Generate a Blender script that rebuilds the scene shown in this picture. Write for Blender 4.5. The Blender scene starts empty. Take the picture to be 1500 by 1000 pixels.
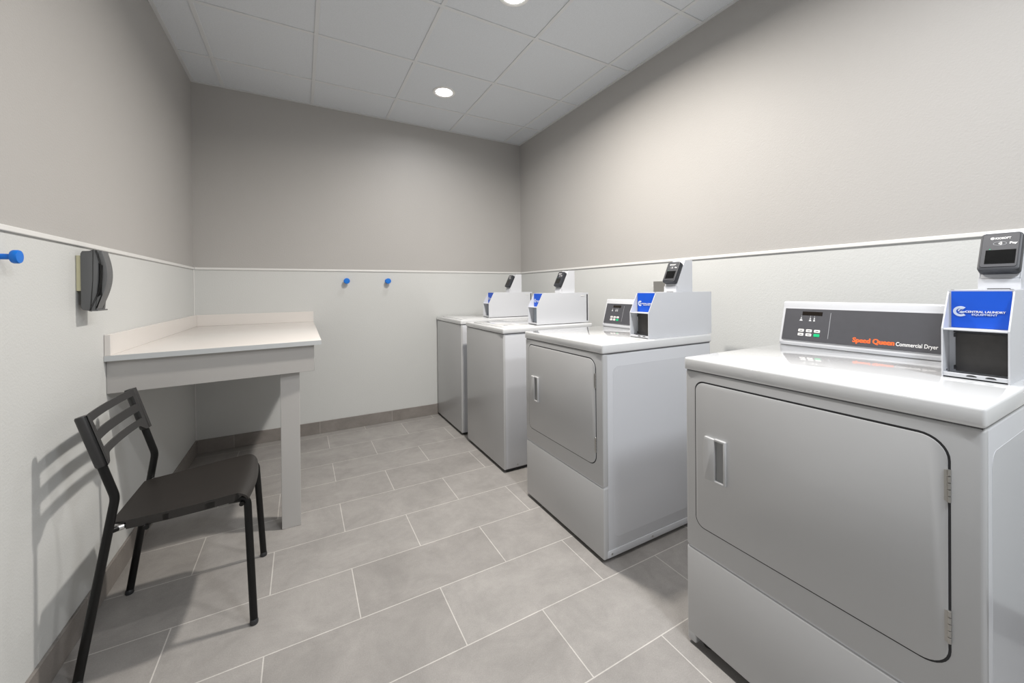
import bpy, bmesh, math, random
from mathutils import Vector, Matrix
random.seed(7)
scene = bpy.context.scene
COL = scene.collection

# ------------------------------------------------------------------ room numbers (metres)
XL, XR, YB, YF, H = -0.7074, 2.1303, 3.8083, -1.7, 2.8134
RAIL = 1.405
BB = 0.102
G = 0.6096
CX0, CY0 = -0.5098, 3.9684 - G      # ceiling grid origin (first row line from the back)

# ------------------------------------------------------------------ materials
def new_mat(name):
    m = bpy.data.materials.new(name); m.use_nodes = True
    return m, m.node_tree.nodes, m.node_tree.links, m.node_tree.nodes['Principled BSDF']

def mat(name, col, rough=0.5, metal=0.0, coat=0.0, bump=0.0, bscale=200, var=0.0, vscale=6, spec=0.5, emit=None, estr=0):
    m, n, l, b = new_mat(name)
    b.inputs['Base Color'].default_value = (*col, 1)
    b.inputs['Roughness'].default_value = rough
    b.inputs['Metallic'].default_value = metal
    b.inputs['Coat Weight'].default_value = coat
    b.inputs['Coat Roughness'].default_value = 0.06
    b.inputs['Specular IOR Level'].default_value = spec
    tc = n.new('ShaderNodeTexCoord')
    if var > 0:
        nz = n.new('ShaderNodeTexNoise'); nz.inputs['Scale'].default_value = vscale; nz.inputs['Detail'].default_value = 5
        l.new(tc.outputs['Object'], nz.inputs['Vector'])
        mx = n.new('ShaderNodeMix'); mx.data_type = 'RGBA'
        mx.inputs[6].default_value = (*[c*(1-var) for c in col], 1)
        mx.inputs[7].default_value = (*[min(1, c*(1+var)) for c in col], 1)
        l.new(nz.outputs['Fac'], mx.inputs[0]); l.new(mx.outputs[2], b.inputs['Base Color'])
    if bump > 0:
        nb = n.new('ShaderNodeTexNoise'); nb.inputs['Scale'].default_value = bscale; nb.inputs['Detail'].default_value = 3
        l.new(tc.outputs['Object'], nb.inputs['Vector'])
        bp = n.new('ShaderNodeBump'); bp.inputs['Strength'].default_value = bump; bp.inputs['Distance'].default_value = 0.002
        l.new(nb.outputs['Fac'], bp.inputs['Height']); l.new(bp.outputs['Normal'], b.inputs['Normal'])
    if emit:
        b.inputs['Emission Color'].default_value = (*emit, 1); b.inputs['Emission Strength'].default_value = estr
    return m

def wall_mat(name, up, low, rough_up=0.55, rough_low=0.4):
    """two-tone painted wall with orange-peel roller texture: greige above the rail, white below"""
    m, n, l, b = new_mat(name)
    geo = n.new('ShaderNodeNewGeometry'); sp = n.new('ShaderNodeSeparateXYZ'); l.new(geo.outputs['Position'], sp.inputs[0])
    gt = n.new('ShaderNodeMath'); gt.operation = 'GREATER_THAN'; gt.inputs[1].default_value = RAIL; l.new(sp.outputs['Z'], gt.inputs[0])
    nz = n.new('ShaderNodeTexNoise'); nz.inputs['Scale'].default_value = 1.4; nz.inputs['Detail'].default_value = 3
    l.new(geo.outputs['Position'], nz.inputs['Vector'])
    mx = n.new('ShaderNodeMix'); mx.data_type = 'RGBA'; mx.inputs[6].default_value = (*low, 1); mx.inputs[7].default_value = (*up, 1)
    l.new(gt.outputs[0], mx.inputs[0])
    hv = n.new('ShaderNodeHueSaturation'); mr = n.new('ShaderNodeMapRange')
    mr.inputs[3].default_value = 0.97; mr.inputs[4].default_value = 1.03
    l.new(nz.outputs['Fac'], mr.inputs[0]); l.new(mr.outputs[0], hv.inputs['Value']); l.new(mx.outputs[2], hv.inputs['Color'])
    l.new(hv.outputs[0], b.inputs['Base Color'])
    b.inputs['Roughness'].default_value = rough_up
    b.inputs['Specular IOR Level'].default_value = 0.5
    nb = n.new('ShaderNodeTexNoise'); nb.inputs['Scale'].default_value = 150; nb.inputs['Detail'].default_value = 2
    l.new(geo.outputs['Position'], nb.inputs['Vector'])
    bp = n.new('ShaderNodeBump'); bp.inputs['Strength'].default_value = 0.42; bp.inputs['Distance'].default_value = 0.0016
    l.new(nb.outputs['Fac'], bp.inputs['Height']); l.new(bp.outputs['Normal'], b.inputs['Normal'])
    return m

def tile_nodes(m, n, l, b, vec, w, h, c1, c2, mort, rough, mort_w=0.002):
    br = n.new('ShaderNodeTexBrick')
    br.offset = 0.5; br.offset_frequency = 2; br.squash = 1.0
    br.inputs['Scale'].default_value = 1.0
    br.inputs['Brick Width'].default_value = w; br.inputs['Row Height'].default_value = h
    br.inputs['Mortar Size'].default_value = mort_w; br.inputs['Mortar Smooth'].default_value = 0.1
    br.inputs['Color1'].default_value = (*c1, 1); br.inputs['Color2'].default_value = (*c2, 1); br.inputs['Mortar'].default_value = (*mort, 1)
    l.new(vec, br.inputs['Vector'])
    def noise(sc, det, ro=0.6, dist=0.0):
        z = n.new('ShaderNodeTexNoise'); z.inputs['Scale'].default_value = sc; z.inputs['Detail'].default_value = det
        z.inputs['Roughness'].default_value = ro; z.inputs['Distortion'].default_value = dist
        l.new(vec, z.inputs['Vector']); return z
    n1 = noise(4.5, 9, 0.68, 0.6); n2 = noise(26, 4, 0.7); n3 = noise(260, 2)
    mr1 = n.new('ShaderNodeMapRange'); mr1.inputs[1].default_value = .3; mr1.inputs[2].default_value = .7; mr1.inputs[3].default_value = .82; mr1.inputs[4].default_value = 1.12; l.new(n1.outputs['Fac'], mr1.inputs[0])
    mr2 = n.new('ShaderNodeMapRange'); mr2.inputs[1].default_value = .3; mr2.inputs[2].default_value = .7; mr2.inputs[3].default_value = .95; mr2.inputs[4].default_value = 1.05; l.new(n2.outputs['Fac'], mr2.inputs[0])
    mr3 = n.new('ShaderNodeMapRange'); mr3.inputs[1].default_value = .3; mr3.inputs[2].default_value = .7; mr3.inputs[3].default_value = .92; mr3.inputs[4].default_value = 1.08; l.new(n3.outputs['Fac'], mr3.inputs[0])
    mu = n.new('ShaderNodeMath'); mu.operation = 'MULTIPLY'; l.new(mr1.outputs[0], mu.inputs[0]); l.new(mr2.outputs[0], mu.inputs[1])
    mu2 = n.new('ShaderNodeMath'); mu2.operation = 'MULTIPLY'; l.new(mu.outputs[0], mu2.inputs[0]); l.new(mr3.outputs[0], mu2.inputs[1])
    hv = n.new('ShaderNodeHueSaturation'); l.new(br.outputs['Color'], hv.inputs['Color']); l.new(mu2.outputs[0], hv.inputs['Value'])
    l.new(hv.outputs[0], b.inputs['Base Color'])
    b.inputs['Roughness'].default_value = rough
    bp = n.new('ShaderNodeBump'); bp.inputs['Strength'].default_value = 0.35; bp.inputs['Distance'].default_value = 0.002; bp.invert = True
    l.new(br.outputs['Fac'], bp.inputs['Height'])
    bp2 = n.new('ShaderNodeBump'); bp2.inputs['Strength'].default_value = 0.05; bp2.inputs['Distance'].default_value = 0.002
    l.new(n2.outputs['Fac'], bp2.inputs['Height']); l.new(bp.outputs['Normal'], bp2.inputs['Normal'])
    l.new(bp2.outputs['Normal'], b.inputs['Normal'])

def floor_mat():
    m, n, l, b = new_mat('porcelain_floor_tile')
    geo = n.new('ShaderNodeNewGeometry'); va = n.new('ShaderNodeVectorMath'); va.operation = 'ADD'
    va.inputs[1].default_value = (0.1222 + 6.084, -2.184 + 6.084, 0); l.new(geo.outputs['Position'], va.inputs[0])
    tile_nodes(m, n, l, b, va.outputs[0], 0.6084, 0.3042, (.283, .270, .260), (.322, .309, .298), (.52, .50, .48), 0.5, 0.0021)
    return m
def base_mat(axis, off):
    m, n, l, b = new_mat('baseboard_tile_' + axis)
    geo = n.new('ShaderNodeNewGeometry'); sp = n.new('ShaderNodeSeparateXYZ'); cb = n.new('ShaderNodeCombineXYZ')
    l.new(geo.outputs['Position'], sp.inputs[0]); ad = n.new('ShaderNodeMath'); ad.inputs[1].default_value = off + 6.0; l.new(sp.outputs[axis], ad.inputs[0])
    l.new(ad.outputs[0], cb.inputs['X']); az = n.new('ShaderNodeMath'); az.inputs[1].default_value = 0.05; l.new(sp.outputs['Z'], az.inputs[0]); l.new(az.outputs[0], cb.inputs['Y'])
    tile_nodes(m, n, l, b, cb.outputs[0], 0.6, 5.0, (.225, .205, .19), (.255, .235, .22), (.42, .40, .37), 0.5, 0.0015)
    return m

def ceiling_mat():
    m, n, l, b = new_mat('mineral_fibre_ceiling')
    geo = n.new('ShaderNodeNewGeometry')
    b.inputs['Base Color'].default_value = (.72, .72, .72, 1); b.inputs['Roughness'].default_value = .9
    nz = n.new('ShaderNodeTexNoise'); nz.inputs['Scale'].default_value = 160; nz.inputs['Detail'].default_value = 3; l.new(geo.outputs['Position'], nz.inputs['Vector'])
    cr = n.new('ShaderNodeMapRange'); cr.inputs[1].default_value = .35; cr.inputs[2].default_value = .65; cr.inputs[3].default_value = .70; cr.inputs[4].default_value = .74
    l.new(nz.outputs['Fac'], cr.inputs[0]); cc = n.new('ShaderNodeCombineColor')
    for i in range(3): l.new(cr.outputs[0], cc.inputs[i])
    cm = n.new('ShaderNodeMix'); cm.data_type = 'RGBA'; cm.blend_type = 'MULTIPLY'; cm.inputs[0].default_value = 1; cm.inputs[7].default_value = (.90, .94, .99, 1)
    l.new(cc.outputs[0], cm.inputs[6]); l.new(cm.outputs[2], b.inputs['Base Color'])
    bp = n.new('ShaderNodeBump'); bp.inputs['Strength'].default_value = .15; bp.inputs['Distance'].default_value = .001
    l.new(nz.outputs['Fac'], bp.inputs['Height']); l.new(bp.outputs['Normal'], b.inputs['Normal'])
    return m

UP = (.435, .424, .412)
LOW = (.600, .610, .603)
M = dict(
    wall=wall_mat('two_tone_wall_paint', UP, LOW),
    trim=mat('trim_white', (.74, .74, .73), .35),
    floor=floor_mat(), ceil=ceiling_mat(),
    base_x=base_mat('X', .17), base_y=base_mat('Y', .05),
    tbar=mat('ceiling_grid_steel', (.66, .675, .69), .5),
    angle=mat('wall_angle', (.60, .61, .62), .5),
    enamel=mat('white_enamel', (.60, .615, .65), .25, coat=.5, bump=.02, bscale=500),  # bluish shade of the machine sides is put into this colour
    enamel_front=mat('white_enamel_front', (.475, .48, .49), .28, coat=.4),  # same enamel, darkened in the colour for the shaded fronts
    enamel_top=mat('white_enamel_top', (.70, .71, .725), .09, coat=1.0),  # same enamel, lightened in the colour for the brightly lit tops
    powder=mat('powder_coated_box', (.62, .635, .67), .38, bump=.05, bscale=900),
    groove=mat('dark_gap', (.03, .03, .033), .8),
    black=mat('black_plastic', (.025, .026, .029), .38, bump=.03, bscale=900),
    reader=mat('reader_charcoal', (.024, .027, .034), .5, bump=.04, bscale=800),
    reader_face=mat('reader_face', (.030, .032, .040), .45),
    screen=mat('reader_screen', (.003, .003, .003), .08),
    panel=mat('control_panel_charcoal', (.058, .059, .068), .45, var=.08, vscale=40),
    display=mat('display_window', (.012, .009, .007), .15),
    button=mat('button_pale', (.70, .69, .68), .45),
    green=mat('button_green', (.0, .46, .18), .45),
    white_ink=mat('white_ink', (.85, .85, .85), .5),
    grey_ink=mat('grey_ink', (.32, .33, .35), .5),
    orange=mat('orange_ink', (.95, .13, .02), .5),
    blue_sign=mat('blue_sign', (.0, .085, .62), .45, var=.15, vscale=9),
    logo=mat('logo_pale', (.62, .70, .85), .5),
    vault=mat('vault_door_dark', (.055, .052, .05), .45, metal=.3, var=.25, vscale=60),
    vault_grey=mat('vault_door_grey', (.30, .34, .39), .45),
    steel=mat('hinge_steel', (.45, .44, .42), .3, metal=.9),
    laminate=mat('white_laminate', (.72, .69, .665), .22, var=.012, vscale=5),
    laminate_edge=mat('laminate_edge', (.50, .52, .535), .35),
    apron=mat('painted_apron', (.42, .41, .40), .55, bump=.06, bscale=120),
    leg_paint=mat('painted_leg', (.46, .45, .44), .5, bump=.08, bscale=90),
    seat=mat('seat_dark_plastic', (.020, .0175, .016), .42, bump=.05, bscale=500, var=.2, vscale=14),
    backrest=mat('backrest_plastic', (.028, .0275, .028), .45, bump=.05, bscale=600),
    tube=mat('black_tube', (.005, .005, .005), .32, spec=.3),
    chrome=mat('bare_steel_end', (.6, .6, .6), .35, metal=1),
    phone=mat('phone_grey', (.125, .128, .132), .45, bump=.06, bscale=900),
    phone_dark=mat('phone_black', (.012, .012, .012), .4),
    cream=mat('cream_plate', (.72, .68, .46), .5),
    blue_knob=mat('blue_knob', (.0, .17, .68), .35),
    emit=mat('downlight_diffuser', (1, 1, 1), .5, emit=(1, .98, .95), estr=14),
    ringm=mat('downlight_ring', (.82, .82, .81), .4),
    concrete=mat('patch', (.6, .6, .6), .6),
)

# ------------------------------------------------------------------ mesh helpers
def tag(o, label=None, cat=None, group=None, kind=None):
    if label: o['label'] = label
    if cat: o['category'] = cat
    if group: o['group'] = group
    if kind: o['kind'] = kind
    return o

class MB:
    def __init__(self):
        self.bm = bmesh.new()
    def _merge(self, b, mi=0, M4=None):
        if M4 is not None: bmesh.ops.transform(b, matrix=M4, verts=b.verts)
        for f in b.faces: f.material_index = mi
        me = bpy.data.meshes.new('tmp'); b.to_mesh(me); b.free()
        self.bm.from_mesh(me); bpy.data.meshes.remove(me)
        return self
    def box(self, x0, x1, y0, y1, z0, z1, bev=0.0, seg=2, mi=0, M4=None):
        b = bmesh.new(); bmesh.ops.create_cube(b, size=1)
        for v in b.verts:
            v.co = Vector(((x0+x1)/2 + v.co.x*(x1-x0), (y0+y1)/2 + v.co.y*(y1-y0), (z0+z1)/2 + v.co.z*(z1-z0)))
        if bev > 0:
            bmesh.ops.bevel(b, geom=list(b.edges), offset=bev, segments=seg, profile=.5, affect='EDGES')
        return self._merge(b, mi, M4)
    def prism(self, pts, axis, a0, a1, bev=0.0, seg=2, mi=0, M4=None):
        """extrude a 2-D polygon along an axis; pts are the two remaining coordinates in xyz order"""
        b = bmesh.new()
        def P(p, a):
            if axis == 'x': return Vector((a, p[0], p[1]))
            if axis == 'y': return Vector((p[0], a, p[1]))
            return Vector((p[0], p[1], a))
        v0 = [b.verts.new(P(p, a0)) for p in pts]; v1 = [b.verts.new(P(p, a1)) for p in pts]
        b.faces.new(v0); b.faces.new(v1[::-1])
        for i in range(len(pts)):
            j = (i+1) % len(pts); b.faces.new([v0[j], v0[i], v1[i], v1[j]])
        bmesh.ops.recalc_face_normals(b, faces=b.faces)
        if bev > 0:
            bmesh.ops.bevel(b, geom=list(b.edges), offset=bev, segments=seg, profile=.5, affect='EDGES')
        return self._merge(b, mi, M4)
    def loft(self, rings, closed_ring=True, caps=True, mi=0):
        b = bmesh.new()
        R = [[b.verts.new(p) for p in r] for r in rings]
        n = len(R[0])
        for i in range(len(R)-1):
            for j in range(n if closed_ring else n-1):
                k = (j+1) % n
                b.faces.new([R[i][j], R[i][k], R[i+1][k], R[i+1][j]])
        if caps and closed_ring:
            b.faces.new(R[0][::-1]); b.faces.new(R[-1])
        bmesh.ops.recalc_face_normals(b, faces=b.faces)
        return self._merge(b, mi)
    def tube(self, pts, r, n=14, ry=None, mi=0):
        """round tube along a polyline"""
        pts = [Vector(p) for p in pts]; rings = []
        up = Vector((0, 1, 0))
        for i, p in enumerate(pts):
            if i == 0: t = pts[1]-p
            elif i == len(pts)-1: t = p-pts[i-1]
            else: t = (pts[i+1]-p).normalized() + (p-pts[i-1]).normalized()
            t.normalize()
            u = up - t*up.dot(t)
            if u.length < 1e-3: u = Vector((1, 0, 0)) - t*t.x
            u.normalize(); w = t.cross(u)
            rings.append([p + u*((ry or r)*math.cos(a)) + w*(r*math.sin(a)) for a in [2*math.pi*k/n for k in range(n)]])
        return self.loft(rings, mi=mi)
    def disc(self, c, r, axis, t0, t1, n=40, mi=0):
        c = Vector(c); rings = []
        for t, rr in ((t0, r), (t1, r)):
            ring = []
            for k in range(n):
                a = 2*math.pi*k/n; ca, sa = rr*math.cos(a), rr*math.sin(a)
                d = {'x': Vector((t, ca, sa)), 'y': Vector((ca, t, sa)), 'z': Vector((ca, sa, t))}[axis]
                ring.append(c+d)
            rings.append(ring)
        return self.loft(rings, mi=mi)
    def lathe(self, c, prof, axis, n=36, mi=0):
        """prof: list of (distance along axis, radius)"""
        c = Vector(c); rings = []
        for t, rr in prof:
            ring = []
            for k in range(n):
                a = 2*math.pi*k/n; ca, sa = rr*math.cos(a), rr*math.sin(a)
                ring.append(c + {'x': Vector((t, ca, sa)), 'y': Vector((ca, t, sa)), 'z': Vector((ca, sa, t))}[axis])
            rings.append(ring)
        return self.loft(rings, mi=mi)
    def build(self, name, mats, parent=None, smooth=True, M4=None, angle=35):
        if M4 is not None: bmesh.ops.transform(self.bm, matrix=M4, verts=self.bm.verts)
        me = bpy.data.meshes.new(name)
        self.bm.to_mesh(me); self.bm.free()
        if not isinstance(mats, (list, tuple)): mats = [mats]
        for m in mats: me.materials.append(m)
        if smooth:
            for p in me.polygons: p.use_smooth = True
            try: me.set_sharp_from_angle(angle=math.radians(angle))
            except Exception: pass
        o = bpy.data.objects.new(name, me); COL.objects.link(o)
        if parent: o.parent = parent
        return o

def empty(name, loc, label, cat, group=None):
    o = bpy.data.objects.new(name, None); COL.objects.link(o); o.location = loc
    o.empty_display_size = .1
    return tag(o, label, cat, group)

def rrect(x0, x1, y0, y1, r, n=6, radii=None):
    """rounded rectangle outline; radii order: (x0,y0),(x1,y0),(x1,y1),(x0,y1)"""
    rr = radii or [r]*4
    out = []
    for (cx, cy, a0, q) in ((x0, y0, 180, rr[0]), (x1, y0, 270, rr[1]), (x1, y1, 0, rr[2]), (x0, y1, 90, rr[3])):
        sx = 1 if cx == x0 else -1; sy = 1 if cy == y0 else -1
        for k in range(n+1):
            a = math.radians(a0 + 90*k/n)
            out.append((cx + sx*q + q*math.cos(a), cy + sy*q + q*math.sin(a)))
    return out

def text_mesh(s, size, bold=0.0, shear=0.0, sx=1.0, spacing=1.0, ext=0.0003):
    cu = bpy.data.curves.new('t', 'FONT'); cu.body = s; cu.size = size; cu.extrude = ext
    cu.offset = bold; cu.shear = shear; cu.space_character = spacing; cu.align_x = 'LEFT'
    cu.resolution_u = 4
    o = bpy.data.objects.new('t', cu); COL.objects.link(o)
    dg = bpy.context.evaluated_depsgraph_get(); dg.update()
    me = bpy.data.meshes.new_from_object(o.evaluated_get(dg))
    b = bmesh.new(); b.from_mesh(me)
    bpy.data.objects.remove(o); bpy.data.curves.remove(cu); bpy.data.meshes.remove(me)
    for v in b.verts: v.co.x *= sx
    return b
def add_text(mb, s, size, org, xd, yd, mi=0, width=None, **k):
    """lay text on a plane: origin, reading direction and up direction"""
    b = text_mesh(s, size, **k)
    xs = [v.co.x for v in b.verts]
    if width: 
        f = width/(max(xs)-min(xs)); x0 = min(xs)
        for v in b.verts: v.co.x = (v.co.x-x0)*f
    xd = Vector(xd).normalized(); yd = Vector(yd).normalized(); zd = xd.cross(yd)
    m4 = Matrix((xd, yd, zd)).transposed().to_4x4(); m4.translation = Vector(org)
    mb._merge(b, mi, m4)

# ------------------------------------------------------------------ room shell
T = .12
def struct(mb, name, m, smooth=False): return tag(mb.build(name, m, smooth=smooth), kind='structure')
struct(MB().box(XL-T, XR+T, YF-T, YB+T, -.1, 0), 'floor', M['floor'])
struct(MB().box(XL-T, XR+T, YF-T, YB+T, H+.004, H+.1), 'ceiling', M['ceil'])
struct(MB().box(XL-T, XL, YF-T, YB+T, 0, H+.004), 'wall_left', M['wall'])
struct(MB().box(XR, XR+T, YF-T, YB+T, 0, H+.004), 'wall_right', M['wall'])
struct(MB().box(XL, XR, YB, YB+T, 0, H+.004), 'wall_back', M['wall'])
struct(MB().box(XL, XR, YF-T, YF, 0, H+.004), 'wall_front', M['wall'])
# tile skirting
struct(MB().box(XL, XL+.010, YF, YB, 0, BB, .0015), 'baseboard_left', M['base_y'])
struct(MB().box(XL+.010, XR-.010, YB-.010, YB, 0, BB, .0015), 'baseboard_back', M['base_x'])
struct(MB().box(XR-.010, XR, YF, YB, 0, BB, .0015), 'baseboard_right', M['base_y'])
# chair rail
RD = .008
struct(MB().box(XL, XL+RD, YF, YB, RAIL-.008, RAIL+.009, .003, 3), 'trim_1', M['trim'])
struct(MB().box(XL+RD, XR-RD, YB-RD, YB, RAIL-.008, RAIL+.009, .003, 3), 'trim_2', M['trim'])
struct(MB().box(XR-RD, XR, YF, YB, RAIL-.008, RAIL+.009, .003, 3), 'trim_3', M['trim'])
# corner beads under the rail
struct(MB().box(XL, XL+.006, YB-.006, YB, BB, RAIL-.008, .002, 2), 'trim_4', M['trim'])
# ceiling grid
g = MB()
xs = [CX0 + G*i for i in range(0, 5)]
ys = [CY0 - G*j for j in range(0, 9) if CY0 - G*j > YF]
bw = .0115
for y in ys: g.box(XL+.02, XR-.02, y-bw, y+bw, H-.0015, H+.006, .0008, 1)
edges = [YF+.02] + sorted(ys) + [YB-.02]
for x in xs:
    for a, b2 in zip(edges[:-1], edges[1:]):
        g.box(x-bw, x+bw, a+bw, b2-bw, H-.0013, H+.006, .0008, 1)
struct(g, 'trim_5', M['tbar'])
# perimeter wall angle
g = MB()
g.box(XL, XL+.021, YF, YB, H-.002, H+.006, .0006, 1); g.box(XR-.021, XR, YF, YB, H-.002, H+.006, .0006, 1)
g.box(XL+.021, XR-.021, YB-.021, YB, H-.002, H+.006, .0006, 1); g.box(XL+.021, XR-.021, YF, YF+.021, H-.002, H+.006, .0006, 1)
struct(g, 'trim_6', M['angle'])

# ------------------------------------------------------------------ downlights
LX = 1.020
def downlight(y, label, power, col, size=.13):
    t = empty('recessed_downlight', (LX, y, H), label, 'ceiling light', 'recessed downlights in the ceiling')
    r = MB().lathe((0, 0, 0), [(.004, .088), (-.003, .087), (-.005, .083), (-.0035, .072), (-.001, .0655), (.004, .064)], 'z', 48)
    r.build('trim_ring', M['ringm'], t)
    MB().lathe((0, 0, 0), [(.0035, .064), (-.0005, .063), (-.002, .058), (-.0025, .02)], 'z', 48).build('diffuser', M['emit'], t)
    ld = bpy.data.lights.new('downlight_lamp', 'AREA'); ld.shape = 'DISK'; ld.size = size; ld.energy = power; ld.color = col
    ld.spread = math.radians(165)
    lo = bpy.data.objects.new('downlight_lamp', ld); COL.objects.link(lo); lo.location = (0, 0, -.009); lo.parent = t
    return t
downlight(3.064, 'small round recessed downlight in the ceiling near the back wall', 5, (1, .985, .97))
downlight(1.87, 'bright glaring recessed downlight cut by the top edge of the photo', 44, (1, .94, .86))
downlight(.626, 'recessed ceiling downlight outside the top of the photo, nearer than the glaring one', 13, (1, .97, .94))  # extra lamp out of view, added to brighten the near upper walls
downlight(-.593, 'recessed ceiling downlight behind the photographer', 36, (.94, .97, 1), .42)  # added fill lamp, out of view; emitter wider than its fixture for soft shadows

# ------------------------------------------------------------------ machines (local x = depth from the front, y = from right side, z = up)
DEP = .752
def feet(root, W, D, z1, inset=.05):
    for fx in (inset, D-inset):
        for fy in (inset, W-inset):
            MB().lathe((fx, fy, 0), [(0, .019), (.006, .021), (.010, .018), (.011, .008), (z1+.012, .008)], 'z', 18).build('foot', M['black'], root)

def payment_unit(root, x0, y0, w, zt, lock_door, x_end, dryer=True):
    """coin/card payment box bolted to the machine top, with sign, vault door, stand and card reader"""
    z0, z1, z2 = zt, zt+.127, zt+.226
    s = .003
    prof = [(x0, z0), (x0, z1), (x0+.052, z2), (x_end, z2), (x_end, z0)]
    b = MB()
    b.prism(prof, 'y', y0, y0+s); b.prism(prof, 'y', y0+w-s, y0+w)
    xi = x0+.050
    b.prism([(xi, z0), (xi, z2-.004), (x0+.056, z2-.002), (x_end, z2-.002), (x_end-.001, z0)], 'y', y0+s*.9, y0+w-s*.9)
    b.box(x0+.050, x_end, y0+.0005, y0+w-.0005, z2-.003, z2+.0005)      # top sheet
    b.box(x0+.001, xi, y0+s*.9, y0+w-s*.9, z1-.004, z1, .0008, 1)       # shelf under the sign
    b.box(x0+.001, xi, y0+s*.9, y0+w-s*.9, z0, z0+.004)                 # floor lip
    b.box(x0+.001, x0+.004, y0+s*.9, y0+w-s*.9, z0, z0+.014, .0006, 1)
    b.box(x0+.030, xi, y0+.006, y0+w-.016, z0+.004, z0+.008)
    pb = b.build('payment_box', M['powder'], root, smooth=True, angle=20)
    d = MB().box(xi-.012, xi+.001, y0+.006, y0+w-.017, z0+.014, z1-.012, .0015, 2)
    d.build('vault_door', M['vault'] if lock_door else M['vault_grey'], pb)
    if lock_door:
        MB().box(xi-.014, xi+.001, y0+.005, y0+w-.014, z1-.012, z1-.006).build('vault_gap', M['groove'], pb)
        for zz_ in (z1-.024, z0+.018): MB().box(xi-.013, xi, y0+w-.019, y0+w-.014, zz_, zz_+.010).build('vault_hinge', M['groove'], pb)
        for yy in (y0+.030, y0+.062):
            MB().prism([(yy+.009*math.cos(a), z0+.0085+.004*math.sin(a)) for a in [math.pi*k/10 for k in range(11)]], 'x', x0+.0005, x0+.0045).build('slot', M['groove'], pb)
        MB().disc((x0+.028, y0+w-.0032, z0+.016), .0022, 'y', -.001, 0, 10).build('rivet', M['groove'], pb)
    for yy in (y0+.006, y0+w-.008): MB().disc((x0+.056, yy, z2+.0005), .0032, 'z', 0, .0012, 14).build('rivet', M['steel'], pb)
    if not dryer:   # hinge slit and catch near the back of the right side
        e = MB().box(x_end-.018, x_end-.008, y0-.0012, y0+.001, z0+.012, z2-.012)
        e.build('side_slit', M['groove'], pb)
        e = MB().box(x_end-.073, x_end-.040, y0-.002, y0+.001, z2-.026, z2-.020, .001, 1)
        e.build('side_latch', M['trim'], pb)
    # sign: blue plate with emblem and words
    sg = MB().box(xi-.0025, xi-.0005, y0+.0045, y0+w-.0075, z1+.001, z2-.003).build('sign_panel', M['blue_sign'], root)
    tx = MB(); xs_ = xi-.0035; up = (0, 0, 1); rd = (0, -1, 0); sw = w-.012; yl = y0+w-.0075
    # C emblem
    def arc(cy, cz, r0, r1, a0, a1, n=26):
        pts = []
        for k in range(n+1):
            a = math.radians(a0+(a1-a0)*k/n); pts.append((cy-r1*math.cos(a), cz+r1*math.sin(a)))
        for k in range(n, -1, -1):
            a = math.radians(a0+(a1-a0)*k/n); pts.append((cy-r0*math.cos(a), cz+r0*math.sin(a)))
        return pts
    cy_, cz_ = yl-sw*.165, z1+(z2-z1)*.44
    R_ = .0135
    rings = arc(cy_, cz_, R_*.58, R_, 48, 312)
    n_ = 26
    for k in range(n_):
        q = [rings[k], rings[k+1], rings[2*n_+1-k-1], rings[2*n_+1-k]]
        tx.prism(q, 'x', xs_, xs_+.0006)
    for (dz, r0, r1) in ((.0012, .30, .50), (-.0015, .10, .22)):
        rr = arc(cy_-.002, cz_+dz, R_*r0, R_*r1, 60, 190, 12)
        for k in range(12):
            tx.prism([rr[k], rr[k+1], rr[25-k-1], rr[25-k]], 'x', xs_, xs_+.0006)
    tx.prism([(cy_-.002, cz_-.005), (cy_-.011, cz_-.001), (cy_-.006, cz_+.0005), (cy_+.004, cz_-.003)], 'x', xs_, xs_+.0006)
    for sh in (0, .00035): add_text(tx, 'CENTRAL LAUNDRY', .0074, (xs_-sh*.1, yl-sw*.245-sh, cz_-.0030), rd, up, mi=1, width=sw*.66, bold=.00008)
    add_text(tx, 'EQUIPMENT', .0066, (xs_, yl-sw*.36, cz_-.0100), rd, up, mi=0, width=sw*.42, bold=.0001)
    tx.build('sign_lettering', [M['logo'], M['white_ink']], sg, smooth=False)
    # stand for the reader
    wy0, wy1 = y0+(w-.078)/2, y0+(w+.078)/2
    xb = x0+.355
    hs = MB()
    prof = [(x0+.236, z2), (x0+.232, z2+.034), (x0+.298, z2+.168), (xb, z2+.168), (xb, z2)]
    hs.prism(prof, 'y', wy0, wy0+.003, .0006, 1); hs.prism(prof, 'y', wy1-.003, wy1, .0006, 1)
    pin = [(x0+.237, z2), (x0+.233, z2+.033), (x0+.300, z2+.166), (xb-.001, z2+.166), (xb-.001, z2)]
    hs.prism(pin, 'y', wy0+.002, wy1-.002)
    hs.box(x0+.226, x0+.237, wy0, wy1, z2, z2+.030, .001, 1)
    st = hs.build('reader_stand', M['powder'], root, angle=20)
    if dryer: MB().box(x0+.2245, x0+.2265, wy0+.018, wy1-.018, z2+.0006, z2+.003).build('stand_slot', M['groove'], st)
    # reader, tilted back: built in its own frame then rotated
    L_, W_, D_ = .120, .077, .026
    a = Vector((x0+.236, 0, z2+.040)); bb_ = Vector((x0+.300, 0, z2+.170)); u = (bb_-a).normalized()     # up along the slope
    nrm = Vector((-u.z, 0, u.x))                                                                          # outward (towards -x)
    org = a + Vector((0, (wy0+wy1)/2, 0)) + u*.000 + nrm*.003
    m4 = Matrix(((0, nrm.x, u.x), (1, nrm.y, u.y), (0, nrm.z, u.z))).to_4x4(); 
    # local reader axes: X -> world +Y, Y -> outward normal, Z -> up the slope
    m4.translation = org
    rb = MB()
    rb.prism(rrect(-W_/2, W_/2, 0, L_, .010, 5), 'y', 0, D_, .003, 2)
    rd_ = rb.build('card_reader', M['reader'], root, M4=m4)
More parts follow.
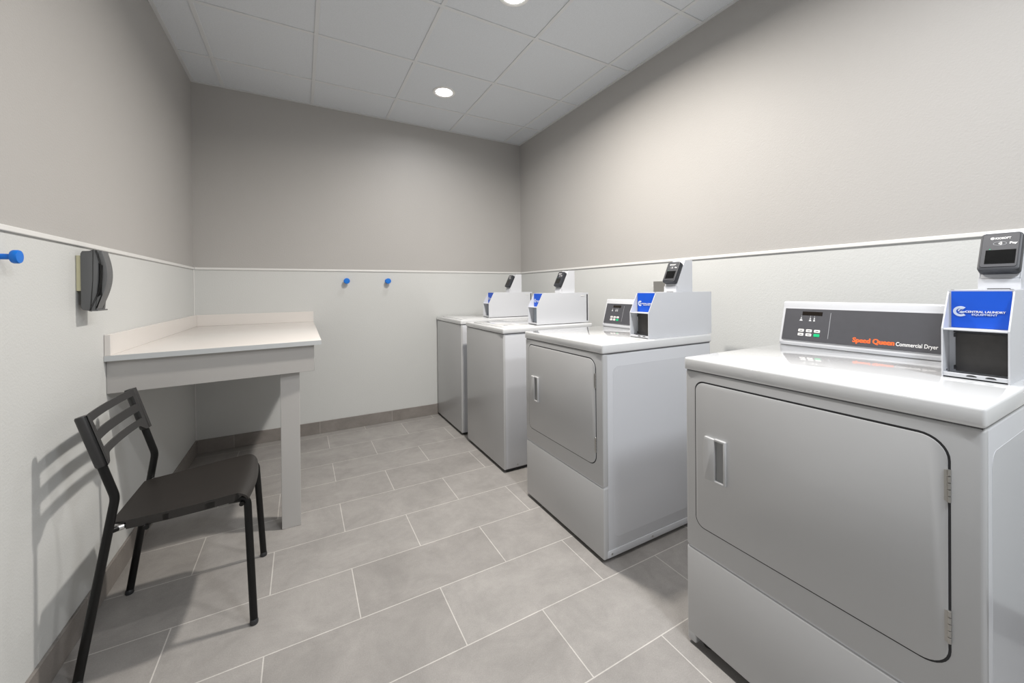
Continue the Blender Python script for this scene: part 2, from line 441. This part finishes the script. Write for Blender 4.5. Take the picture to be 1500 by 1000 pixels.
    f = MB().prism(rrect(-W_/2+.005, W_/2-.005, .011, L_-.004, .006, 4), 'y', D_-.0005, D_+.0015, .0005, 1)
    f.build('reader_face', M['reader_face'], rd_, M4=m4)
    MB().box(-W_/2+.009, W_/2-.013, D_, D_+.0022, .020, .064, .0004, 1).build('screen', M['screen'], rd_, M4=m4)
    # marks: maker word, contactless oval, small word, status dot (viewer's left is +local X)
    ink = MB(); zz = D_+.0021
    rdv = (-1, 0, 0)
    add_text(ink, 'KIOSOFT', .0090, (.010, zz, L_-.0225), rdv, (0, 0, 1), mi=0, width=.028, bold=.0002)
    ink.prism([(.0155+.004*math.cos(t), L_-.019+.004*math.sin(t)) for t in [2*math.pi*k/12 for k in range(12)]], 'y', zz-.0004, zz+.0001)
    for k in range(24):
        t0, t1 = 2*math.pi*k/24, 2*math.pi*(k+1)/24
        ink.prism([(.001+.0125*math.cos(t0), L_-.036+.0065*math.sin(t0)), (.001+.0125*math.cos(t1), L_-.036+.0065*math.sin(t1)),
                   (.001+.0115*math.cos(t1), L_-.036+.0056*math.sin(t1)), (.001+.0115*math.cos(t0), L_-.036+.0056*math.sin(t0))], 'y', zz-.0004, zz+.0001, mi=1)
    for j in range(4):   # contactless waves
        for k in range(6):
            t0, t1 = math.radians(-42+14*k), math.radians(-28+14*k); r0 = .0022+.0019*j
            cx_ = .0055
            ink.prism([(cx_-r0*math.cos(t0), L_-.036+r0*math.sin(t0)), (cx_-r0*math.cos(t1), L_-.036+r0*math.sin(t1)),
                       (cx_-(r0+.0008)*math.cos(t1), L_-.036+(r0+.0008)*math.sin(t1)), (cx_-(r0+.0008)*math.cos(t0), L_-.036+(r0+.0008)*math.sin(t0))], 'y', zz-.0004, zz+.0001)
    add_text(ink, 'Pay', .0085, (-.0165, zz, L_-.0385), rdv, (0, 0, 1), mi=0, width=.014, bold=.0003)
    ink.prism(rrect(.0165, .0195, .0655, .0672, .0005, 2), 'y', zz-.0004, zz+.0002, mi=2)
    ink.build('reader_marks', [M['white_ink'], M['grey_ink'], M['green']], rd_, smooth=False, M4=m4)
    return pb

def dryer(y0, zoff, label, group, bottom, bw_=.115):
    W = .684
    t = empty('tumble_dryer', (1.158, y0, 0), label, 'dryer', None)
    zt = .976+zoff; zl = zt-.042
    zp = .338
    # cabinet with rounded front posts
    c = MB()
    c.box(.004, DEP, .002, W-.002, max(bottom, .016), zl-.002, .010, 3)
    # embossed line along the lower side + fold line behind the front post
    c.box(.02, DEP-.02, -.0012, .004, max(bottom, .016)+.004, max(bottom, .016)+.034, .0012, 2)
    c.box(.004, DEP, W-.003, W+.0002, .05, .052)
    c.prism(rrect(.06, DEP-.03, .10, zl-.06, .03), 'y', .0014, .004, .0004, 1)
    cab = c.build('cabinet', M['enamel'], t)
    # front upper frame panel
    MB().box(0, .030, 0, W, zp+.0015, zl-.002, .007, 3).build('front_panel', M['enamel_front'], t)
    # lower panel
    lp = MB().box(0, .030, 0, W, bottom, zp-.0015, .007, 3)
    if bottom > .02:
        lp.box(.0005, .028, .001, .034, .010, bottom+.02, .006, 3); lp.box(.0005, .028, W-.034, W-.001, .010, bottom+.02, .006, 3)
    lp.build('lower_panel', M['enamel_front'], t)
    for xx in (.045, .30, .62): MB().disc((xx, -.0012, max(bottom, .016)+.018), .0045, 'y', -.0015, 0, 12).build('screw', M['steel'], cab)
    # top
    tp = MB().box(-.004, DEP+.002, -.003, W+.003, zl, zt, .007, 3)
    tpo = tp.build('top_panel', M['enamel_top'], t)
    MB().box(.004, DEP-.006, .003, W-.003, zl-.004, zl+.004).build('top_gap', M['gapgrey'], t)
    # door
    d0, d1, e0, e1 = .050, .643, .422+zoff*.5, .902+zoff*.6
    radii = [.045, .030, .030, .045]
    gp = MB().prism(rrect(d0-.004, d1+.0035, e0-.0035, e1+.005, .03, 8, [.047, .032, .032, .049]), 'x', -.0010, .002)
    gp.build('door_gap', M['groove'], t)
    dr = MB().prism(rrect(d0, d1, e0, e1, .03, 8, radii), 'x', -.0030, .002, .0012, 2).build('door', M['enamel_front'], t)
    # handle: raised frame bowed on its left edge with a finger recess on the right part
    h0, h1, k0, k1 = .534, .604, .590+zoff, .730+zoff
    nseg = 12; outer = []
    outer += [(h0, k0), (h0, k1)]
    L2 = [(h1 + .006*math.sin(math.pi*k/nseg), k1+(k0-k1)*k/nseg) for k in range(nseg+1)]
    outer += L2
    hb = MB()
    hb.prism([(h0+.034, k0+.002)] + [(h0+.034, k1-.002)] + L2, 'x', -.0135, -.0025, .0022, 2)       # left pad
    hb.box(-.0135, -.0025, h0-.002, h0+.005, k0, k1, .0022, 2)
    hb.box(-.0135, -.0025, h0, h0+.036, k1-.007, k1+.001, .0022, 2)
    hb.box(-.0135, -.0025, h0, h0+.036, k0-.001, k0+.007, .0022, 2)
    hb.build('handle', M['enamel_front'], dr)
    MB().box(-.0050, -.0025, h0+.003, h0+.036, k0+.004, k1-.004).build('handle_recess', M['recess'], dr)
    for zc in (e0+.095, e1-.095):
        hg = MB()
        for k in range(5): hg.lathe((-.0035, d0-.0020, zc-.034+.0137*k), [(0, .0020), (.0005, .0033), (.0125, .0033), (.013, .0020)], 'z', 14)
        hg.box(-.0045, -.0015, d0-.002, d0+.005, zc-.032, zc+.032)
        hg.build('hinge', M['steel'], dr)
    feet(t, W, DEP, max(bottom, .016))
    # control console (only as wide as shown: ends at the payment box)
    bx = .306
    cy0 = .02+bw_+.002; cy1 = W+.002
    a, b2 = (.598, zt), (.640, zt+.178)     # sloped face bottom and top
    body = [(a[0], a[1]), (a[0]-.004, a[1]+.012), (b2[0]-.008, b2[1]-.024), (b2[0]-.006, b2[1]-.004), (b2[0]+.004, b2[1]), (.735, b2[1]-.002), (.735, zt)]
    cp = MB().prism(body, 'y', cy0-.12, cy1, .0018, 2)
    cpo = cp.build('control_console', M['enamel'], t)
    p0 = Vector((a[0]-.0038, 0, a[1]+.022)); p1 = Vector((b2[0]-.0088, 0, b2[1]-.030)); u = (p1-p0).normalized(); L = (p1-p0).length
    nr = Vector((-u.z, 0, u.x))
    # local frame for the fascia: X -> reading direction (world -Y), Y -> up slope, Z -> outward
    m4 = Matrix(((0, u.x, nr.x), (-1, u.y, nr.y), (0, u.z, nr.z))).to_4x4()
    m4.translation = p0 + Vector((0, cy1-.010, 0)) + nr*.0008
    FW = cy1-.010-(cy0-.10)
    fa = MB().box(0, FW, 0, L, -.002, .0012).build('fascia', M['panel'], t, smooth=False, M4=m4)
    FV = cy1-.010-.224         # width left of the payment box
    dx = FV
    MB().box(dx*.145, dx*.300, L*.80, L*.915, .001, .0020).build('display', M['display'], fa, smooth=False, M4=m4)
    k = 0
    for r_ in range(2):
        for c_ in range(3):
            gx = dx*(.130+.062*c_); gy = L*(.275-.125*r_)
            bt = MB().prism(rrect(gx, gx+dx*.046, gy, gy+L*.088, .0025, 3), 'z', .001, .0028, .0006, 1)
            green = (r_ == 1 and c_ == 2)
            bt.build('button', M['green'] if green else M['button'], fa, M4=m4)
    ink = MB()
    for r_ in range(2):
        for c_ in range(3):
            if r_ == 1 and c_ == 2: continue
            gx = dx*(.130+.062*c_); gy = L*(.275-.125*r_)
            ink.prism(rrect(gx+dx*.012, gx+dx*.034, gy+L*.034, gy+L*.054, .0006, 2), 'z', .0027, .0030, mi=1)
    ink.build('button_captions', [M['white_ink'], M['panel'], M['grey_ink']], fa, smooth=False, M4=m4)
    MB().box(dx*.360, dx*.3635, L*.12, L*.90, .0011, .0016).build('divider_line', M['grey_ink'], fa, smooth=False, M4=m4)
    for q, gx in enumerate((.140, .212, .243)):      # indicator pictograms under the display
        ink = MB(); gx *= dx; gy = L*.62; w_ = dx*(.013, .010, .008)[q]
        ink.prism([(gx-w_, gy), (gx+w_, gy), (gx+w_*.55, gy+.007), (gx-w_*.55, gy+.007)], 'z', .0011, .0015)
        ink.prism([(gx-.0025, gy+.009), (gx+.0025, gy+.009), (gx+.0015, gy+.014), (gx-.0015, gy+.014)], 'z', .0011, .0015)
        ink.box(gx-.0004, gx+.0004, gy+.016, gy+.022, .0011, .0015)
        ink.build('pictogram', M['grey_ink_light'], fa, smooth=False, M4=m4)
    ink = MB()
    for sh in (0, .0006, .0012, .0018): add_text(ink, 'Speed Queen', .0245, (dx*.533+sh, L*.105, .0013+sh*.02), (1, 0, 0), (0, 1, 0), width=dx*.255, bold=.00025)
    ink.build('brand_lettering', M['orange'], fa, smooth=False, M4=m4)
    ink = MB(); add_text(ink, 'Commercial Dryer', .0190, (dx*.800, L*.105, .0013), (1, 0, 0), (0, 1, 0), width=dx*.225, bold=.0001)
    ink.build('model_lettering', M['white_ink'], fa, smooth=False, M4=m4)
    payment_unit(t, bx, .0195, bw_, zt, True, .786)
    return t

def washer(y0, label, x_off=0.0, zoff=0.0, front=1.166, bx=.300):
    W = .668
    t = empty('washing_machine', (front, y0, 0), label, 'washing machine', None)
    zt = .968+zoff; zl = zt-.040; bt = .018
    c = MB().box(.004, DEP-.02, .001, W-.001, bt, zl-.002, .012, 3)
    c.box(.30, .48, -.0015, .003, bt+.030, bt+.034, .0008, 1)
    cab = c.build('cabinet', M['enamel'], t)
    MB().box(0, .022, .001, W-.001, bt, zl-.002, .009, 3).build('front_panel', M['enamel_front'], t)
    MB().disc((.10, -.0005, bt+.022), .0045, 'y', -.0015, .001, 12).build('screw', M['steel'], cab)
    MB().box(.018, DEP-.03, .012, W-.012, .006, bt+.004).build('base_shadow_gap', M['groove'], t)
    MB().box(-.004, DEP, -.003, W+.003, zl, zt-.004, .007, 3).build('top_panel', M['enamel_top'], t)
    MB().box(.004, DEP-.03, .004, W-.004, zl-.004, zl+.003).build('top_gap', M['gapgrey'], t)
    # hinged lid in the top
    lid = MB().prism(rrect(.035, bx-.012, .06, W-.06, .02, 5), 'z', zt-.006, zt, .0018, 2).build('lid', M['enamel_top'], t)
    MB().prism(rrect(.088, .112, .150, .175, .003, 3), 'z', zt-.001, zt+.0016).build('lid_marking', M['grey_ink'], lid)
    feet(t, W, DEP-.02, bt)
    payment_unit(t, bx, .062+x_off, .124, zt, False, .768, dryer=False)
    return t

M['gapgrey'] = mat('seam_shadow', (.10, .10, .105), .8)
M['grey_ink_light'] = mat('grey_ink_light', (.55, .56, .58), .5)
M['boxgrey'] = mat('box_grey', (.33, .34, .35), .5)
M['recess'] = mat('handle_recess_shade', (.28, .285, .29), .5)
dryer(.225, .009, 'large white tumble dryer in the right foreground, cut by the frame edge', None, .036)
dryer(1.338, .0, 'white tumble dryer in the middle of the row, fully in view with side exposed', None, .016, .124)
washer(2.333, 'white top-loading washing machine directly beyond the middle dryer')
w2 = washer(3.122, 'white top-loading washing machine nearest the back wall, last of the row', x_off=.06, zoff=.004, bx=.312)

# ------------------------------------------------------------------ folding counter
CT = .967; cy0 = 2.325; cxr = .091
t = empty('folding_counter', (XL, cy0, 0), 'cream-white laminate laundry folding counter fixed in the left back corner on one square leg', 'counter')
ox, oy = XL, cy0
lx = cxr-XL; ly = YB-cy0
SK = -.080                     # the counter front runs slightly out of square: its left end stands nearer
f = lambda x: SK*(1-x/lx)
MB().prism([(.001, f(0)), (lx, 0), (lx, ly-.001), (.001, ly-.001)], 'z', CT-.024, CT, .0015, 2).build('countertop', M['laminate'], t)
MB().box(.001, .020, f(0)+.002, ly-.001, CT, CT+.086, .001, 1).build('backsplash', M['laminate'], t)
MB().box(.020, lx-.001, ly-.020, ly-.001, CT, CT+.086, .001, 1).build('backsplash', M['laminate'], t)
MB().prism([(.001, f(0)-.0016), (lx, -.0016), (lx, .0), (.001, f(0))], 'z', CT-.0235, CT-.0008).build('edge_band', M['laminate_edge'], t)
xa = lx-.034
MB().prism([(.001, f(0)+.020), (xa, f(xa)+.020), (xa, f(xa)+.040), (.001, f(0)+.040)], 'z', CT-.161, CT-.024, .001, 1).build('apron', M['apron'], t)
MB().box(xa-.020, xa, .040, ly-.001, CT-.161, CT-.024, .001, 1).build('apron', M['apron'], t)
lg = .086
MB().box(-.098-ox, -.098-ox+lg, .040, .040+lg, 0, CT-.024, .0015, 1).build('leg', M['leg_paint'], t)

# ------------------------------------------------------------------ chair (faces +x)
ch = empty('side_chair', (-.39, 1.965, 0), 'black stackable side chair with slotted plastic backrest and tubular legs by the left wall', 'chair')
ox, oy = -.39, 1.965
def cpt(x, y, z): return (x-ox, y-oy, z)
def smooth_path(pts, r=.03, n=6):
    """round the interior corners of a polyline"""
    pts = [Vector(p) for p in pts]; out = [pts[0]]
    for i in range(1, len(pts)-1):
        a, b, c = pts[i-1], pts[i], pts[i+1]
        d = min(r, (a-b).length*.45, (c-b).length*.45)
        p, q = b+(a-b).normalized()*d, b+(c-b).normalized()*d
        for k in range(n+1):
            s = k/n; out.append(p*(1-s)**2 + b*2*s*(1-s) + q*s**2)
    out.append(pts[-1]); return out
YN, YFAR = 1.765, 2.165
SZ = .469
for y in (YN, YFAR):
    si = 1 if y == YN else -1
    rear = smooth_path([cpt(-.622, y-si*.016, .004), cpt(-.534, y, .560), cpt(-.606, y, .822)], .016, 4)
    MB().tube(rear, .0125, 16, ry=.0095).build('leg', M['tube'], ch)
    MB().lathe(cpt(-.622, y-si*.016, 0), [(0, .0125), (.004, .014), (.014, .0135), (.018, .011)], 'z', 16).build('leg_cap', M['black'], ch)
    fy = y+si*.030
    front = smooth_path([cpt(-.164, y-si*.014, .004), cpt(-.184, fy, SZ-.016), cpt(-.24, fy, SZ-.014)], .030)
    MB().tube(front, .0125, 16, ry=.0095).build('leg', M['tube'], ch)
    MB().lathe(cpt(-.164, y-si*.014, 0), [(0, .0125), (.004, .014), (.014, .0135), (.018, .011)], 'z', 16).build('leg_cap', M['black'], ch)
    MB().tube([cpt(-.240, fy, SZ-.014), cpt(-.510, fy-si*.002, SZ-.016), cpt(-.546, y, SZ-.016)], .0095, 14).build('seat_rail', M['tube'], ch)
MB().tube([cpt(-.46, YN, SZ-.030), cpt(-.46, YFAR, SZ-.030)], .008, 12).build('crossbar', M['tube'], ch)
MB().tube([cpt(-.20, YN+.012, SZ-.030), cpt(-.20, YFAR-.012, SZ-.030)], .008, 12).build('crossbar', M['tube'], ch)
# seat: thin moulded sheet, slightly dished, front edge rolled down, sides folded over the rails
nx, ny = 30, 18
ys0, ys1 = 1.767, 2.166
def side_y(s, q):
    e = max(0, 1-s*1.8)
    return (ys0+.012*e) if q == 0 else (ys1-.045*e)
def seat_pt(s, q):
    """s 0..1 back to front arc-length, q 0..1 near to far"""
    flat = .337; rad = .050
    arc = rad*math.radians(76); total = flat+arc
    d = s*total
    if d < flat: x, z = -.554+d, SZ + .004 - .003*math.sin(math.pi*d/flat)
    else:
        a = (d-flat)/rad
        x, z = -.552+flat+rad*math.sin(a), SZ+.004-rad*(1-math.cos(a))
    qq = 2*q-1
    z += .016*min(1, s/.8) - .002
    ya, yb = side_y(s, 0), side_y(s, 1)
    y = (ya+yb)/2 + qq*(yb-ya)/2
    z -= .002*(1-qq*qq)*(1-abs(2*s-1)**3)
    x += (-.012*(qq*qq))*(s > .8)*(s-.8)/.2      # front outline bows forward at the middle
    # round the front corners
    if s > .85: 
        e = (s-.85)/.15; y = (ya+yb)/2 + qq*((yb-ya)/2 - .020*e*e)
    if s < .06:
        e = 1-s/.06; y = (ya+yb)/2 + qq*((yb-ya)/2 - .010*e)
    return Vector((x-ox, y-oy, z))
b = bmesh.new()
top = [[b.verts.new(seat_pt(i/nx, j/ny)) for j in range(ny+1)] for i in range(nx+1)]
for i in range(nx):
    for j in range(ny): b.faces.new([top[i][j], top[i+1][j], top[i+1][j+1], top[i][j+1]])
bmesh.ops.recalc_face_normals(b, faces=b.faces)
if sum(f.normal.z for f in b.faces) < 0: bmesh.ops.reverse_faces(b, faces=b.faces)
bmesh.ops.solidify(b, geom=b.faces[:], thickness=.007)
mb = MB(); mb._merge(b)
# folded side skirts over the rails (start a little ahead of the back edge)
for q, yy in ((0, ys0), (1, ys1)):
    up_, dn = [], []
    n = 26
    for k in range(n+1):
        s = .10+.82*k/n
        p = seat_pt(s, q); hgt = .029 if s < .84 else .029*(1-(s-.84)/.10)
        up_.append(p+Vector((0, 0, .000))); dn.append(p+Vector((-.0 if s < .8 else -.016*(s-.8)/.2, 0, -max(hgt, .004))))
    si = 1 if q == 0 else -1
    for k in range(n):
        o_ = Vector((0, si*.004, 0))
        ring0 = [up_[k], up_[k]+o_, dn[k]+o_, dn[k]]; ring1 = [up_[k+1], up_[k+1]+o_, dn[k+1]+o_, dn[k+1]]
        mb.loft([ring0, ring1])
bmesh.ops.remove_doubles(mb.bm, verts=mb.bm.verts, dist=.0002)
mb.build('seat', M['seat'], ch, angle=50)
# bare steel rail end behind the seat skirt
for y in (YN+.006, YFAR-.006):
    MB().tube([cpt(-.540, y+(.003 if y < 1.9 else -.003), SZ-.016), cpt(-.520, y+(.0115 if y < 1.9 else -.0115), SZ-.016)], .0104, 14).build('rail_end', M['chrome'], ch)
# backrest: one moulded sheet curved in plan, wrapping the two uprights, with two slots
A_ = Vector((-.5625, 0, .668)); B_ = Vector((-.609, 0, .834))          # bottom and top of the sheet in side view
ub = (B_-A_).normalized(); nb_ = Vector((ub.z, 0, -ub.x))              # nb_ points forward (+x)
HB = (B_-A_).length
def back_pt(q, v, off):
    """q -1..1 across, v metres up the sheet"""
    W2 = (YFAR-YN)/2+.012
    curve = -.020*(1-q*q)                                              # middle bows backwards
    p = A_ + ub*v + nb_*(off+curve+.0145)
    return Vector((p.x-ox, (YN+YFAR)/2+q*W2-oy, p.z))
mb = MB()
qs = [-1+2*k/32 for k in range(33)]
QI = .82                                                               # slots reach to here
def vlow(q): # lower outline: ends deeper, middle arched up
    aq = abs(q); 
    if aq > .86: return .0
    s_ = min(1, (.86-aq)/.20); return .026*(3*s_*s_-2*s_**3)
def bands(q):
    lo = vlow(q)
    if abs(q) > QI: return [(lo, HB)]
    return [(lo, .051), (.081, .112), (.146, HB)]
# add extra columns at the slot ends
qs = sorted(set(qs+[-QI-.0001, -QI+.0001, QI-.0001, QI+.0001]))
th = .006
b = bmesh.new()
def quad(ps): 
    vs = [b.verts.new(p) for p in ps]; b.faces.new(vs)
for qa, qb in zip(qs[:-1], qs[1:]):
    qm = (qa+qb)/2
    ia = bands(qm)
    la, lb = vlow(qa), vlow(qb)
    for bi, (v0, v1) in enumerate(ia):
        va0, vb0 = (la, lb) if bi == 0 else (v0, v0)
        va1, vb1 = (v1, v1)
        P = lambda q, v, o: back_pt(q, v, o)
        f = [P(qa, va0, th/2), P(qb, vb0, th/2), P(qb, vb1, th/2), P(qa, va1, th/2)]
        g_ = [P(qa, va0, -th/2), P(qb, vb0, -th/2), P(qb, vb1, -th/2), P(qa, va1, -th/2)]
        quad(f); quad(g_[::-1])
        quad([f[3], f[2], g_[2], g_[3]]); quad([f[0], g_[0], g_[1], f[1]])
        if abs(qm) < QI:
            if abs(qa+QI) < .0002: quad([f[0], f[3], g_[3], g_[0]])
# slot end faces
for sgn in (-1, 1):
    q = sgn*QI
    lo = vlow(q)
    for (v0, v1) in ((.051, .081), (.112, .146)):
        quad([back_pt(q, v0, th/2), back_pt(q, v1, th/2), back_pt(q, v1, -th/2), back_pt(q, v0, -th/2)])
bmesh.ops.remove_doubles(b, verts=b.verts, dist=.0003)
bmesh.ops.recalc_face_normals(b, faces=b.faces)
mb._merge(b)
# sleeves around the uprights
for y, sg in ((YN, -1), (YFAR, 1)):
    rings = []
    for v in (0, .004, HB-.004, HB+.001):
        r = .0170 if 0 < v < HB else .0150
        p = A_+ub*v
        rings.append([Vector((p.x-ox, y-oy, p.z)) + nb_*(r*math.cos(a)) + Vector((0, (r*.86)*math.sin(a), 0)) for a in [2*math.pi*k/20 for k in range(20)]])
    mb.loft(rings)
mb.build('backrest', M['backrest'], ch, angle=40)

# ------------------------------------------------------------------ wall phone
pn = 2.02
t = empty('wall_phone', (XL, pn, 1.27), 'dark grey corded handset telephone hung on the left wall just below the rail', 'telephone')
def wp(x, z): return (x-XL, z-1.27)
MB().box(0, .0125, .008, .075, -.037, .092, .001, 1).build('wall_plate', M['cream'], t)
bd = MB()
bd.prism([wp(-.690, 1.164), wp(-.694, 1.172), wp(-.694, 1.368), wp(-.690, 1.378), wp(-.668, 1.380), wp(-.664, 1.384), wp(-.645, 1.382), wp(-.648, 1.270), wp(-.656, 1.163), wp(-.672, 1.160)], 'y', 0, .085, .003, 2)
bo = bd.build('body', M['phone'], t)
MB().prism([wp(-.6685, 1.158), wp(-.6700, 1.165), wp(-.6625, 1.270), wp(-.6610, 1.384), wp(-.6595, 1.384), wp(-.6612, 1.270), wp(-.6680, 1.158)], 'y', -.0008, .01).build('seam', M['phone_dark'], bo)
MB().prism([wp(-.652, 1.185), wp(-.648, 1.270), wp(-.646, 1.366), wp(-.640, 1.366), wp(-.636, 1.335), wp(-.634, 1.320), wp(-.638, 1.225), wp(-.644, 1.200)], 'y', .008, .060, .001, 1).build('cradle', M['phone_dark'], t)
# handset: side profile curved outward, fat ends
n = 20; rings = []
outline = []
zt_, zb_ = 1.382, 1.162
for k in range(n+1):
    s = k/n; z = zt_+(zb_-zt_)*s
    xo = -.633 + .024*math.sin(math.pi*min(1, max(0, (s*.96+.06)))) - .012*s - .009
    outline.append(wp(xo, z))
inner = []
for k in range(n+1):
    s = 1-k/n; z = zt_-.003+(zb_+.004-(zt_-.003))*s
    e = 0 if .22 < s < .78 else 1
    xi_ = -.647 - .008*s + (.013*(1-e))
    inner.append(wp(xi_, z))
hs = MB().prism(outline+inner, 'y', .000, .052, .0025, 2)
ho = hs.build('handset', M['phone'], t)
gv = MB()
for k in range(n):
    (x0, z0), (x1, z1) = outline[k], outline[k+1]
    for d, w_ in ((.013, .0015), (.0165, .0012)):
        gv.prism([(x0-d, z0), (x1-d, z1), (x1-d-w_, z1), (x0-d-w_, z0)], 'y', -.0012, .001)
gv.build('groove', M['phone_dark'], ho)
MB().box(.034, .058, 0, .084, -.111, -.106, .001, 1).build('lower_lip', M['phone'], t)

# small grey conduit box on the right wall behind the middle dryer
JX = XR
jb = empty('junction_box', (XR+.0015, 1.832, 1.232), 'small grey electrical box low on the right wall, peeking over the middle dryer payment box', 'electrical box')
MB().prism([(-.045, -.035), (0, -.035), (0, .035), (-.045, .035)], 'y', -.053, .053, .003, 2).build('box_body', M['boxgrey'], jb)
MB().box(-.048, -.044, -.055, .055, -.037, .037, .001, 1).build('cover_plate', M['steel'], jb)
# ------------------------------------------------------------------ blue coat knobs
def knob(loc, axis_out, r, ln, label):
    t = empty('coat_knob', loc, label, 'wall hook', 'blue wall knobs')
    ax = {'+x': ('x', 1), '-y': ('y', -1)}[axis_out]; s = ax[1]
    MB().lathe((0, 0, 0), [(0, r*.9), (s*.003, r*.9), (s*.004, r*.42), (s*(ln-.014), r*.42)], ax[0], 28).build('stem', M['blue_knob'], t)
    MB().lathe((0, 0, 0), [(s*(ln-.016), r*.42), (s*(ln-.014), r*.9), (s*(ln-.011), r), (s*(ln-.003), r), (s*ln, r*.92), (s*(ln+.0008), r*.5)], ax[0], 32).build('knob_head', M['blue_knob'], t)
knob((.352, YB+.0015, 1.312), '-y', .025, .055, 'round blue wall knob on the back wall, left one of the pair')
knob((.702, YB+.0015, 1.312), '-y', .025, .055, 'round blue wall knob on the back wall, right one of the pair')
knob((XL-.0015, 1.600, 1.325), '+x', .0185, .045, 'round blue wall knob on the left wall at the photo edge')

# ------------------------------------------------------------------ camera (fitted)
th, pit, rol = .5129, -.0054, -.0094
fwd = Vector((math.sin(th)*math.cos(pit), math.cos(th)*math.cos(pit), math.sin(pit)))
r = Vector((math.cos(th), -math.sin(th), 0)); u = r.cross(fwd)
r2 = r*math.cos(rol)+u*math.sin(rol); u2 = -r*math.sin(rol)+u*math.cos(rol)
cam = bpy.data.cameras.new('camera'); co = bpy.data.objects.new('camera', cam); COL.objects.link(co)
m = Matrix((r2, u2, -fwd)).transposed().to_4x4(); m.translation = (0, 0, 1.224)
co.matrix_world = m
cam.sensor_width = 36; cam.lens = 575.644/1500*36
cam.shift_x = (750-765.088)/1500; cam.shift_y = (426.721-500)/1500
cam.clip_start = .02
scene.camera = co

# ------------------------------------------------------------------ world and view
w = bpy.data.worlds.new('World'); scene.world = w; w.use_nodes = True
w.node_tree.nodes['Background'].inputs[0].default_value = (1, 1, 1, 1); w.node_tree.nodes['Background'].inputs[1].default_value = .5
scene.view_settings.view_transform = 'Standard'
scene.view_settings.look = 'None'
scene.view_settings.exposure = 0.20
